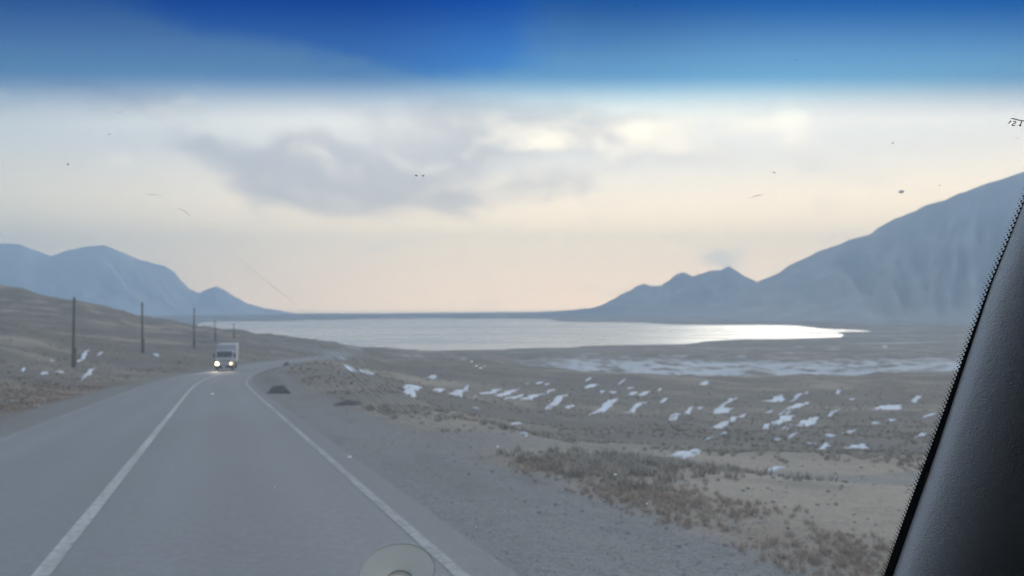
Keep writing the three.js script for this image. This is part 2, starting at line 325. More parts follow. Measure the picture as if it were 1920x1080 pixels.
// ---------------------------------------------------------------- lake
{
  const g = new THREE.PlaneGeometry(9000, 7000, 1, 1); g.rotateX(-Math.PI / 2); g.translate(0, LAKE, -3700);
  const uv = g.attributes.uv; for (let i = 0; i < uv.count; i++) uv.setXY(i, uv.getX(i) * 9000, uv.getY(i) * 7000);
  const ripple = texture(512, 1 / 40, false, (u, v) => 0.6 * tn(u * 24, v * 64, 128) * 1 + 0.4 * tn2(u * 64, v * 128, 128));
  const calm = texture(512, 1 / 2600, false, (u, v) => { const n = 0.6 * tn(u * 4, v * 16, 16) + 0.4 * tn2(u * 16, v * 64, 64); const r = 0.72 + 0.28 * sstep(0.3, 0.7, n); return [r, r, r]; });
  const m = new THREE.MeshPhysicalMaterial({ color: rgb(0.31, 0.30, 0.28), roughness: 0.3, roughnessMap: calm, bumpMap: ripple, bumpScale: 0.02, ior: 1.33 });
  tag(top('lake', g, m), 'still pale lake reflecting the cream sky below the mountains', 'lake', null, 'structure');
}

// ---------------------------------------------------------------- mountains
function mountain(name, label, sky, D, front, back, foot, seed, rough = 1, white = 0.16) {
  const nA = 300, nC = 110, pos = [], col = [], idx = [], uv = [], x0 = sky[0][0], x1 = sky[sky.length - 1][0];
  const line = (px) => { let i = 0; while (i < sky.length - 2 && px > sky[i + 1][0]) i++; const q = clamp((px - sky[i][0]) / (sky[i + 1][0] - sky[i][0])); return lerp(sky[i][1], sky[i + 1][1], q * q * (3 - 2 * q) * 0.4 + q * 0.6); };
  for (let i = 0; i <= nA; i++) {
    const px = lerp(x0, x1, i / nA), t = (px - 960) / F, Dc = D * (1 + 0.05 * fbm(px / 160, seed, 3));
    const row = line(px) + 1.6 * rough * fbm(px / 22, seed * 3.1, 3), crest = EYE + (HZ - row) * Dc / F;
    for (let j = 0; j <= nC; j++) {
      const s = j / nC * 2 - 1, off = s < 0 ? s * front : s * back, q = Math.abs(s), dd = Dc + off, x = t * dd;
      const p = Math.pow(1 - q, 1.45);
      const rid = 1 - Math.abs(fbm(px / 70 + 2.2 * s * Math.sin(px / 300 + seed), s * 1.1 + seed, 4, seed) * 3.0), rid2 = 1 - Math.abs(fbm(px / 26 + 3.5 * s, s * 3.2 + seed, 3, seed + 4) * 3.0);
      let h = foot + (crest - foot) * (p - 4 * p * (1 - p) * (0.12 * (1 - rid) + 0.035 * (1 - rid2)) * clamp(q * 5));
      if (q > 0.985) h = foot - 25;
      pos.push(x, h, -dd); uv.push(x, dd);
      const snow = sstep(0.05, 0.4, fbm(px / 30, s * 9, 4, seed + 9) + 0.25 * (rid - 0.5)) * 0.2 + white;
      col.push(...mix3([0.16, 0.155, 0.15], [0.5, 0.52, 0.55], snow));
      if (i && j) { const k = i * (nC + 1) + j; idx.push(k - nC - 2, k, k - nC - 1, k - nC - 2, k - 1, k); }
    }
  }
  const g = new THREE.BufferGeometry();
  g.setAttribute('position', new THREE.Float32BufferAttribute(pos, 3)); g.setAttribute('color', new THREE.Float32BufferAttribute(col, 3)); g.setAttribute('uv', new THREE.Float32BufferAttribute(uv, 2));
  g.setIndex(idx); g.computeVertexNormals();
  tag(top(name, g, new THREE.MeshStandardMaterial({ vertexColors: true, roughness: 1, side: THREE.DoubleSide })), label, 'mountain', null, 'structure');
}
mountain('mountain', 'big blue mountain rising at the right behind the windscreen pillar', [[1210, 600], [1290, 588], [1350, 570], [1390, 548], [1415, 531], [1430, 524], [1455, 515], [1480, 497], [1510, 484], [1540, 469], [1570, 459], [1600, 447], [1630, 440], [1650, 425], [1680, 409], [1710, 398], [1740, 383], [1765, 377], [1800, 362], [1860, 341], [1920, 322], [2000, 305], [2100, 300], [2300, 330], [2600, 410], [2900, 490], [3300, 575]], 4800, 2300, 1200, -40, 3.3, 0.8);
mountain('mountain', 'jagged twin-peaked blue ridge beyond the right end of the lake', [[1075, 592], [1092, 579], [1110, 577], [1130, 571], [1150, 561], [1165, 552], [1180, 546], [1195, 536], [1208, 532], [1222, 537], [1238, 536], [1252, 527], [1268, 514], [1282, 510], [1298, 518], [1315, 513], [1335, 507], [1352, 506], [1367, 499], [1382, 508], [1400, 520], [1420, 528], [1440, 535], [1480, 545], [1560, 560]], 5800, 2200, 1000, -40, 7.9, 1);
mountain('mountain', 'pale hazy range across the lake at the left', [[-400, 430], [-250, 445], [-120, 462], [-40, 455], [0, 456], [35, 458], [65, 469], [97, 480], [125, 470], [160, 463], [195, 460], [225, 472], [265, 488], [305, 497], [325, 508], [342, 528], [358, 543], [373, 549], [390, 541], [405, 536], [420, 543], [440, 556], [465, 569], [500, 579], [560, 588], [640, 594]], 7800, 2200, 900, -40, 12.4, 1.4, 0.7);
mountain('hill', 'low dark blue strip of land on the far lake shore', [[560, 597], [640, 595.5], [720, 594.5], [800, 593], [870, 591], [950, 589.5], [1020, 586.5], [1060, 583], [1100, 578], [1150, 572], [1220, 578], [1300, 590]], 4600, 500, 600, -41, 17.2, 0.5);

// ---------------------------------------------------------------- snow patches, each on its own spot of ground
const snowMat = new THREE.MeshStandardMaterial({ color: rgb(0.54, 0.555, 0.59), roughness: 0.95, bumpMap: gritBump, bumpScale: 0.02, side: THREE.DoubleSide });
const scraps = new Map();
function snowPatch(px, py, w, h, tilt, label, seed) {
  const c = groundAt(px, py), up = groundAt(px, py - h / 2), dn = groundAt(px, py + h / 2), perPx = c.d / F, perRow = clamp((up.d - dn.d) / h, 0.02, 3.2);
  const NA = 44, NRr = 5, pos = [], idx = [], uv = [], thick = 0.05 + 0.0022 * w * perPx * 6;
  const put = (u, v) => {
    const ix = u * w * 0.56, iy = v * h * 0.58 + u * tilt * h * 0.85, d = c.d + iy * perRow, x = c.x / c.d * d + ix * perPx;
    return [x, d];
  };
  for (let r = 0; r <= NRr; r++) for (let k = 0; k < NA; k++) {
    const a = k / NA * 2 * Math.PI, q = r / NRr, edge = 0.86 + 0.95 * fbm(Math.cos(a) * 2.4 + seed * 3.7, Math.sin(a) * 2.4, 4, seed) + 0.6 * fbm(Math.cos(a) * 7 + seed, Math.sin(a) * 7, 2, seed + 3), sh = 1 + 0.25 * Math.sin(2 * a + seed);
    const [x, d] = put(Math.cos(a) * q * edge, Math.sin(a) * q * edge * 0.46 * sh);
    const y = heightAt(x, d) + (r === NRr ? -0.06 : 0.02 + thick * (1 - q * q) + 0.03 * fbm(x * 2, d * 2, 2, 5));
    pos.push(x, y, -d); uv.push(x, d);
    if (r < NRr) { const k2 = (k + 1) % NA, A = r * NA + k, B = r * NA + k2, C = A + NA, E2 = B + NA; idx.push(A, E2, B, A, C, E2); }
  }
  const cx = c.x, cy = heightAt(c.x, c.d), cz = -c.d;
  for (let i = 0; i < pos.length; i += 3) { pos[i] -= cx; pos[i + 1] -= cy; pos[i + 2] -= cz; }
  const g = new THREE.BufferGeometry(); g.setAttribute('position', new THREE.Float32BufferAttribute(pos, 3)); g.setAttribute('uv', new THREE.Float32BufferAttribute(uv, 2)); g.setIndex(idx); g.computeVertexNormals();
  const m = top('snow_patch', g, snowMat); m.position.set(cx, cy, cz);
  tag(m, label, 'snow patch', label.startsWith('small') ? 'small snow scraps on the steppe' : 'larger snow patches on the steppe');
}
[
  [773, 727, 40, 13, 0.2, 'smudged grey snow patch at the left end of the row below the first rise'],
  [823, 731, 32, 10, 0.6], [860, 735, 46, 18, 0.4, 'ragged snow patch second from left in the row below the first rise'],
  [923, 737, 40, 14, 0.8, 'narrow slanting snow streak just left of the broad double streak'],
  [953, 736, 44, 16, 0.8, 'broad upper snow streak of the slanting pair below the first rise'], [965, 745, 36, 9, 0.7, 'thin lower snow streak of the slanting pair below the first rise'],
  [995, 745, 50, 15, 0.7, 'long faint snow streak right of the slanting pair'], [1033, 732, 15, 8, 0.5], [1047, 748, 46, 17, 0.9, 'slanting snow streak with a pointed lower end right of the faint streak'],
  [1067, 763, 22, 9, 0.6], [1110, 723, 28, 11, 0.3], [1103, 712, 12, 8, 0.5], [1137, 762, 52, 24, 0.9, 'large slanting snow patch, left of the two biggest below the snow strip'],
  [1193, 762, 44, 20, 0.8, 'large slanting snow patch, right of the two biggest below the snow strip'], [1207, 739, 26, 11, 0.5], [1187, 737, 18, 9, 0.2], [1183, 727, 12, 7, 0.2], [1149, 735, 13, 8, 0], [1129, 734, 9, 6, 0],
  [1245, 752, 18, 9, 0.5], [1235, 732, 12, 6, 0.4], [1167, 715, 14, 9, 0.9], [1270, 777, 30, 12, 0.5], [1012, 718, 16, 6, 0.4], [1026, 720, 11, 6, 0.2], [988, 719, 8, 5, 0], [810, 708, 22, 8, 0.3], [967, 795, 26, 7, 0.7], [983, 815, 14, 5, 0],
  [1277, 852, 56, 12, 0.5, 'thin flat snow streak nearest the gravel track'], [893, 767, 12, 5, 0], [1320, 720, 17, 8, 0.3], [1365, 755, 38, 17, 0.9, 'topmost snow streak of the three stacked right of the middle'], [1290, 773, 22, 15, 0.6],
  [1352, 772, 40, 14, 0.3, 'rounded middle snow patch of the three stacked right of the middle'], [1373, 788, 60, 19, 0.9, 'longest lowest snow streak of the three stacked right of the middle'], [1313, 765, 12, 7, 0.4],
  [1453, 753, 44, 12, 0.1, 'flat snow patch at the upper left of the dense cluster'], [1497, 740, 32, 11, 0.8], [1499, 758, 52, 16, 0.7, 'long slanting snow streak at the upper right of the dense cluster'], [1562, 773, 26, 11, 0.8],
  [1470, 788, 56, 23, 0.6, 'thick snow patch at the lower left of the dense cluster'], [1512, 795, 66, 25, 0.7, 'largest knobbly snow patch at the lower right of the dense cluster'], [1443, 773, 18, 8, 0.4], [1437, 798, 18, 7, 0.3], [1570, 738, 12, 7, 0.3], [1597, 749, 11, 6, 0],
  [1665, 765, 58, 20, 0.2, 'wide snow patch with a hooked left end near the windscreen pillar'], [1719, 747, 20, 15, 0.3], [1642, 794, 17, 8, 0], [1670, 789, 20, 8, 0.2], [1745, 778, 28, 9, 0.4], [1593, 810, 27, 10, 0.6], [1557, 817, 20, 6, 0],
  [1485, 818, 20, 12, 0.5], [1457, 825, 14, 6, 0], [1543, 842, 28, 8, 0.3], [1607, 843, 46, 12, 0.1, 'low flat snow patch below the cluster on bare ground near the pillar'], [1728, 818, 22, 10, 0.4], [1330, 823, 17, 7, 0.6], [1360, 813, 18, 6, 0.4],
  [1303, 847, 50, 19, 0.7, 'bright snow wedge beside a dark hollow, above the gravel track'], [1455, 881, 34, 13, 0.5, 'lone nearest snow patch on tan ground beyond the gravel track'], [1520, 833, 20, 6, 0],
  [156, 668, 24, 20, 0.8, 'snow patch right beside the foot of the nearest utility pole'], [188, 663, 12, 9, 0.5], [167, 700, 26, 16, 0.9, 'slanting snow streak below the foot of the nearest utility pole'], [44, 693, 9, 8, 0.2], [83, 700, 14, 6, 0.2], [112, 698, 18, 6, 0.3], [293, 666, 14, 8, -0.4], [98, 677, 10, 7, 0],
  [655, 690, 34, 9, -0.5], [690, 700, 40, 10, -0.4, 'faint snow smear on the slope beside the road bend'], [640, 672, 22, 6, -0.5], [1560, 655, 30, 5, 0.5], [1500, 650, 22, 4, 0.3],
].map((p, i) => [...p.slice(0, 5), p[5], 1.7 + i * 2.31]).sort((a, b) => a[0] - b[0]).forEach(([px, py, w, h, t, l, seed]) => {
  if (!l) {
    const where = py < 660 ? 'far out on the shore plain' : px < 320 ? 'round the utility poles left of the road' : px < 720 ? 'on the slope beside the road bend' : px < 1080 ? 'along the slanting row below the first rise' : px < 1300 ? 'round the two biggest slanting patches' : px < 1420 ? 'round the three stacked streaks' : px < 1640 ? 'round the dense cluster' : 'close to the windscreen pillar';
    const n = (scraps.get(where) ?? 0); scraps.set(where, n + 1);
    l = `small snow scrap, ${['first', 'second', 'third', 'fourth', 'fifth', 'sixth', 'seventh', 'eighth', 'ninth', 'tenth', 'eleventh', 'twelfth', 'thirteenth', 'fourteenth', 'fifteenth'][n]} from left of those ${where}`;
  }
  snowPatch(px, py, w, h, t, l, seed);
});

// ---------------------------------------------------------------- dry grass, stones
function blades(n, h, w, lean, seed) {
  const r = rng(seed), pos = [], idx = [];
  for (let i = 0; i < n; i++) {
    const a = r() * 6.283, l = h * (0.55 + 0.6 * r()), k = lean * (0.3 + r()), ox = (r() - 0.5) * h * 0.7, oz = (r() - 0.5) * h * 0.7, dx = Math.cos(a), dz = Math.sin(a), b = pos.length / 3;
    pos.push(ox - dz * w, 0, oz + dx * w, ox + dz * w, 0, oz - dx * w, ox + dx * l * k * 0.4 + dz * w * 0.7, l * 0.6, oz + dz * l * k * 0.4 - dx * w * 0.7, ox + dx * l * k * 0.4 - dz * w * 0.7, l * 0.6, oz + dz * l * k * 0.4 + dx * w * 0.7, ox + dx * l * k, l, oz + dz * l * k);
    idx.push(b, b + 1, b + 2, b, b + 2, b + 3, b + 3, b + 2, b + 4);
  }
  const g = new THREE.BufferGeometry(); g.setAttribute('position', new THREE.Float32BufferAttribute(pos, 3)); g.setIndex(idx); g.computeVertexNormals(); return g;
}
function scatter(name, label, category, geo, mat, count, seed, pick) {
  const r = rng(seed), m = new THREE.InstancedMesh(geo, mat, count), o = new THREE.Object3D(), c = new THREE.Color(); let n = 0;
  for (let tries = 0; n < count && tries < count * 40; tries++) {
    const p = pick(r); if (!p) continue;
    o.position.set(p.x, heightAt(p.x, p.d) + (p.lift ?? 0), -p.d); o.rotation.set((r() - 0.5) * (p.tumble ?? 0.2), r() * 6.283, (r() - 0.5) * (p.tumble ?? 0.2)); o.scale.set(p.s, p.s * (p.flat ?? 1), p.s); o.updateMatrix();
    m.setMatrixAt(n, o.matrix); m.setColorAt(n, c.setRGB(...p.c)); n++;
  }
  m.count = n; m.name = name; shadow(m); scene.add(m); tag(m, label, category, null, 'stuff');
}
const roadSpot = (a, lat) => { const p = roadPts[clamp(Math.round(a + 60), 0, roadPts.length - 1)], k = a - p.a; return { x: p.x + lat * p.sd + k * p.sx, d: p.d - lat * p.sx + k * p.sd }; };
scatter('dry_grass', 'brown dry grass along the gravel edge and roadside verges', 'grass', blades(16, 0.10, 0.005, 0.9, 5), new THREE.MeshStandardMaterial({ color: 0xffffff, roughness: 1, side: THREE.DoubleSide }), 9000, 11, (r) => {
  const right = r() < 0.5; let x, d, w;
  if (right) { x = -1 + 14 * r(); d = 5 + 13 * r(); w = wedge(x, d, nearRoad(x, d)); }
  else { const q = roadSpot(8 + 70 * r(), -5.2 - 6.5 * r()); x = q.x; d = q.d; w = verge(nearRoad(x, d)); }
  w *= sstep(-0.25, 0.2, fbm(x / 2.3, d / 2.3, 3, 15)); if (r() > w) return null;
  const k = 0.75 + 0.5 * r(); return { x, d, s: 0.3 + 0.5 * r(), c: r() < 0.5 ? [0.33 * k, 0.24 * k, 0.165 * k] : [0.26 * k, 0.175 * k, 0.125 * k] };
});
scatter('steppe_scrub', 'low dry tufts dotted over the stony steppe', 'scrub', blades(18, 0.2, 0.01, 1.1, 8), new THREE.MeshStandardMaterial({ color: 0xffffff, roughness: 1, side: THREE.DoubleSide }), 13000, 12, (r) => {
  const t = -0.75 + 1.45 * r(), d = 11 * Math.pow(26, r()), x = t * d, n = nearRoad(x, d);
  if (n && Math.abs(n.lat) < 6.5) return null; if (trackDist(x, d) < 2.2) return null;
  if (r() > sstep(-0.2, 0.3, fbm(x / 9, d / 9, 3, 25))) return null;
  const k = 0.7 + 0.6 * r(); return { x, d, s: 0.35 + 0.8 * r() * (1 + sstep(30, 150, d)), flat: 0.7, c: [0.26 * k, 0.215 * k, 0.165 * k] };
});
{
  const g = new THREE.DodecahedronGeometry(0.5, 0);
  scatter('gravel', 'loose stones strewn over the gravel shoulder and the plain', 'gravel', g, new THREE.MeshStandardMaterial({ color: 0xffffff, roughness: 0.95 }), 16000, 13, (r) => {
    let x, d, s;
    if (r() < 0.5) { const q = roadSpot(4 + 45 * r() * r(), 3.9 + 3.2 * r()); x = q.x; d = q.d; s = 0.012 + 0.035 * r() * r() * r(); }
    else { const t = -0.72 + 1.4 * r(); d = 7 * Math.pow(18, r()); x = t * d; const n = nearRoad(x, d); if (n && Math.abs(n.lat) < 5) return null; s = 0.012 + 0.06 * Math.pow(r(), 6) * (1 + d / 40); }
    const k = 0.6 + 0.8 * r(); return { x, d, s, flat: 0.6, tumble: 3, c: [0.20 * k, 0.19 * k, 0.17 * k] };
  });
}

// ---------------------------------------------------------------- heaps beside the road
function heap(name, label, cat, px, py, d, w, l, h, mat, seed) {
  const g = new THREE.SphereGeometry(1, 40, 20, 0, Math.PI * 2, 0, Math.PI / 2), p = g.attributes.position, t = (px - 960) / F, x = t * d;
  for (let i = 0; i < p.count; i++) {
    const a = p.getX(i), b = p.getY(i), c = p.getZ(i), k = 1 + 0.35 * fbm(a * 2.2 + seed, c * 2.2, 4, seed + b);
    p.setXYZ(i, a * w * 0.5 * k, Math.pow(Math.max(b, 0), 1.5) * h * (1 + 0.6 * fbm(a * 3 + seed, c * 3, 3, 3)) - (b < 0.02 ? 0.25 : 0.03), c * l * 0.5 * k);
  }
  g.computeVertexNormals();
  const m = top(name, g, mat); m.position.set(x, heightAt(x, d), -d); tag(m, label, cat, 'heaps and bushes beside the road'); return m;
}
const heapMat = new THREE.MeshStandardMaterial({ color: rgb(0.085, 0.082, 0.082), roughness: 1, map: gritTex, bumpMap: gritBump, bumpScale: 0.08 });
heap('earth_heap', 'dark pointed heap of earth on the gravel inside the road bend', 'heap', 522, 738, 42, 1.25, 1.1, 0.4, heapMat, 2.2);
heap('earth_heap', 'tiny dark heap of earth far along the road bend', 'heap', 538, 690, 105, 1.0, 1.0, 0.4, heapMat, 5.2);
heap('earth_heap', 'low flat dark heap at the grassy edge right of the pointed one', 'heap', 655, 760, 31.5, 1.2, 0.9, 0.2, heapMat, 8.2);

// ---------------------------------------------------------------- utility poles
const poleMat = new THREE.MeshStandardMaterial({ color: rgb(0.085, 0.08, 0.076), roughness: 0.95, bumpMap: gritBump, bumpScale: 0.01 }), stubMat = std(0.16, 0.155, 0.15), insMat = std(0.35, 0.37, 0.36, 0.3);
const poleGeo = new THREE.CylinderGeometry(0.11, 0.17, 1, 14, 6), stubGeo = new RoundedBoxGeometry(0.2, 2.6, 0.22, 2, 0.03), wrapGeo = new THREE.TorusGeometry(0.235, 0.025, 6, 18), armGeo = new RoundedBoxGeometry(1.0, 0.09, 0.09, 2, 0.015), insGeo = new THREE.LatheGeometry([[0.015, 0], [0.015, 0.1], [0.045, 0.1], [0.05, 0.13], [0.03, 0.15], [0.045, 0.17], [0.035, 0.22], [0, 0.235]].map((p) => new THREE.Vector2(...p)), 12);
[[137, 92, 557, 'nearest and tallest wooden utility pole left of the road'], [267, 134, 567, 'second utility pole from the left, on the dark slope'], [363, 178, 577, 'third utility pole from the left, against the hill foot'], [403.5, 240, 600, 'fourth utility pole, short and thin, above the oncoming truck'], [438, 290, 606, 'fifth and farthest faint utility pole right of the fourth']].forEach(([px, d, rowTop, label]) => {
  const x = (px - 960) / F * d, y = heightAt(x, d), hgt = EYE + (HZ - rowTop) * d / F - y;
  const g = base('utility_pole', x, y, -d, 0.35); g.rotation.z = 0.012 * Math.sin(px); g.rotation.x = 0.01 * Math.cos(px * 2); tag(g, label, 'utility pole', 'utility poles along the left of the road');
  const shaft = part('shaft', poleGeo, poleMat, g); shaft.scale.set(1, hgt + 0.4, 1); shaft.position.y = (hgt - 0.4) / 2;
  const stub = part('base_stub', stubGeo, stubMat, g); stub.position.set(0.24, 1.05, 0);
  for (const h of [0.7, 1.9]) { const w = part('wire_binding', wrapGeo, poleMat, g); w.rotation.x = Math.PI / 2; w.scale.set(1.25, 0.9, 1); w.position.set(0.08, h, 0); }
  const arm = part('crossarm', armGeo, poleMat, g); arm.rotation.y = 1.1; arm.position.y = hgt - 0.45;
  for (const s of [-0.42, 0.42]) part('insulator', insGeo, insMat, arm).position.set(s, 0.045, 0);
  part('insulator', insGeo, insMat, g).position.set(0, hgt - 0.02, 0);
});

// ---------------------------------------------------------------- the oncoming truck
{
  const a = 98, p = roadPts[a + 60], lat = -1.15, x = p.x + lat * p.sd, d = p.d - lat * p.sx;
  const turn = Math.atan2(-p.sx, p.sd);             // local +z looks back along the road towards the camera
  const t = base('box_truck', x, p.h + 0.014, -d, -Math.atan2(p.sx, p.sd));
  t.scale.x = 0.9; tag(t, 'oncoming white box truck with its headlights lit, far down the road', 'truck');
  const white = new THREE.MeshPhysicalMaterial({ color: rgb(0.36, 0.365, 0.38), roughness: 0.5, clearcoat: 0.2 }), grey = std(0.30, 0.31, 0.33, 0.5), black = std(0.03, 0.03, 0.035, 0.7), glass = new THREE.MeshPhysicalMaterial({ color: rgb(0.02, 0.03, 0.045), roughness: 0.08 }), rubber = std(0.02, 0.02, 0.02, 0.95), steel = std(0.35, 0.35, 0.36, 0.4, { metalness: 0.8 });
  const box = (w, h, l, r = 0.05) => new RoundedBoxGeometry(w, h, l, 3, r);
  const put = (o, X, Y, Z) => { o.position.set(X, Y, Z); return o; };
  put(part('chassis', box(0.9, 0.22, 4.4, 0.03), black, t), 0, 0.62, -2.3);
  const cargo = put(part('cargo_box', box(2.3, 2.1, 3.0, 0.05), white, t), 0, 1.95, -3.15);
  for (const s of [-1, 1]) put(part('corner_rail', box(0.07, 2.04, 0.07, 0.02), steel, cargo), s * 1.13, 0, 1.5);
  put(part('rear_door_frame', box(2.2, 2.0, 0.05, 0.02), steel, cargo), 0, 0, -1.51);
  // cab: bulging side profile swept across
  const s = new THREE.Shape(); s.moveTo(0, 0.55); s.lineTo(1.62, 0.5); s.lineTo(1.7, 0.62); s.lineTo(1.68, 1.18); s.quadraticCurveTo(1.64, 1.4, 1.52, 1.62); s.lineTo(1.28, 2.12); s.quadraticCurveTo(1.2, 2.26, 1.0, 2.28); s.lineTo(0.0, 2.28); s.closePath();
  const cabG = new THREE.ExtrudeGeometry(s, { depth: 2.0, bevelEnabled: true, bevelSize: 0.05, bevelThickness: 0.06, bevelSegments: 3, curveSegments: 8 }); cabG.translate(0, 0, -1.0); cabG.rotateY(-Math.PI / 2); 
  const cab = put(part('cab', cabG, white, t), 0, 0, -1.62);
  // sloping windscreen laid on the cab front
  const tilt = Math.atan2(0.24, 0.5);
  const ws = put(part('windscreen', box(1.86, 0.62, 0.04, 0.018), glass, cab), 0, 1.85, 1.475); ws.rotation.x = -tilt;
  for (const q of [-0.4, 0.35]) { const w = put(part('wiper', box(0.7, 0.02, 0.02, 0.008), black, ws), q, -0.27, 0.03); w.rotation.z = 0.12; }
  put(part('grille', box(1.3, 0.3, 0.05, 0.02), grey, cab), 0, 1.2, 1.735);
  put(part('bumper', box(2.16, 0.3, 0.2, 0.06), black, cab), 0, 0.48, 1.72);
  put(part('sun_visor', box(1.9, 0.07, 0.28, 0.02), white, cab), 0, 2.25, 1.28);
  for (const q of [-1, 1]) {
    const door = put(part('door', box(0.05, 1.25, 0.9, 0.02), white, cab), q * 1.06, 1.45, 0.85); put(part('window', box(0.02, 0.5, 0.7, 0.01), glass, door), q * 0.03, 0.33, -0.05); put(part('handle', box(0.04, 0.04, 0.16, 0.01), black, door), q * 0.035, -0.05, -0.3);
    const mir = put(part('mirror', box(0.22, 0.4, 0.08, 0.03), black, cab), q * 1.25, 1.75, 1.35); put(part('mirror_arm', box(0.2, 0.03, 0.03, 0.01), black, mir), -q * 0.14, 0.14, -0.03);
  }
  for (const [q, k, r] of [[-1, 1, 0.2], [1, 0.45, 0.15]]) {
    const hl = put(part('headlight', new THREE.LatheGeometry([[0.001, 0.05], [r * 0.6, 0.045], [r, 0.015], [r + 0.03, 0.0], [r + 0.03, -0.06], [0, -0.06]].map((v) => new THREE.Vector2(...v)), 24), steel, cab), q * 0.84, 0.84, 1.76); hl.rotation.x = Math.PI / 2;
    hl.userData.label = q < 0 ? 'brightly lit round headlight' : 'dimmer, yellowish lit headlight';
    const bulb = part('lamp_glow', new THREE.SphereGeometry(r * 0.94, 20, 12, 0, Math.PI * 2, 0, Math.PI / 2), new THREE.MeshStandardMaterial({ color: rgb(0.9, 0.85, 0.7), emissive: q < 0 ? rgb(1, 0.80, 0.46) : rgb(1, 0.64, 0.30), emissiveIntensity: 7 * k }), hl); bulb.scale.y = 0.35; bulb.position.y = 0.04;
    const l = new THREE.SpotLight(q < 0 ? rgb(1, 0.88, 0.65) : rgb(1, 0.72, 0.42), 40 * k, 60, 0.35, 0.8, 2); l.position.set(q * 0.84, 0.84, 0.32); l.target.position.set(q * 0.84, -0.2, 20); l.castShadow = true; l.shadow.radius = 4; t.add(l, l.target);
    put(part('indicator', box(0.1, 0.1, 0.04, 0.015), std(0.55, 0.2, 0.04, 0.3), cab), q * 1.0, 1.05, 1.73);
  }
  const tyre = new THREE.TorusGeometry(0.3, 0.12, 12, 28), rim = new THREE.CylinderGeometry(0.2, 0.2, 0.16, 20);
  for (const [X, Z] of [[-0.92, -0.7], [0.92, -0.7], [-0.9, -3.5], [0.9, -3.5]]) { const w = put(part('wheel', tyre, rubber, t), X, 0.42, Z); w.rotation.y = Math.PI / 2; const rm = part('rim', rim, steel, w); rm.rotation.x = Math.PI / 2; }
  put(part('number_plate', box(0.5, 0.12, 0.02, 0.005), std(0.7, 0.7, 0.68), cab), 0, 0.5, 1.835);
}

// ---------------------------------------------------------------- the vehicle we look out of
// local axes: x = to its right, y = up (0 on the road), -z = forward; glass: forward = 0.78 - 0.5 up - 0.35 x^2, up from eye height
const glassF = (lat, up) => 0.78 - 0.5 * up - 0.35 * lat * lat;
const onGlass = (lat, up, inside = 0) => new THREE.Vector3(lat - inside * 0.6 * lat, EYE + up - inside * 0.43, -(glassF(lat, up) - inside * 0.86));
const glassNormal = (lat) => new THREE.Vector3(-0.7 * lat, -0.5, 1).normalize();       // towards the cabin (local axes)
const sightOnGlass = (px, py) => {                    // a spot on the glass, from the direction it is seen in
  const t = (px - 960) / F, e = (HZ - py) / F, f = UD + UX * t, l = UD * t - UX, A = 0.35 * l * l, B = f + 0.5 * e, D = A < 1e-6 ? 0.78 / B : (-B + Math.sqrt(B * B + 4 * A * 0.78)) / (2 * A);
  return [l * D, e * D];
};
const cabin = base('vehicle_cabin', 0, 0, 0, Math.asin(-UX));
tag(cabin, 'dark cabin of the vehicle with windscreen, blue shade band and grey pillar', 'vehicle');
const blackPlastic = new THREE.MeshStandardMaterial({ color: rgb(0.02, 0.021, 0.024), roughness: 0.85 });
const frit = new THREE.MeshStandardMaterial({ color: rgb(0.008, 0.009, 0.011), roughness: 0.6, side: THREE.DoubleSide });
const grainBump = texture(512, 1, false, (u, v) => 0.55 * tn(u * 180, v * 180, 256) + 0.3 * tn2(u * 60, v * 60, 60) + 0.15 * tn(u * 20, v * 20, 20));
const trimMat = new THREE.MeshStandardMaterial({ color: rgb(0.60, 0.60, 0.61), roughness: 0.6, bumpMap: grainBump, bumpScale: 0.0008 });
const roofMat = new THREE.MeshStandardMaterial({ color: rgb(0.06, 0.06, 0.065), roughness: 1 });
let windscreen;
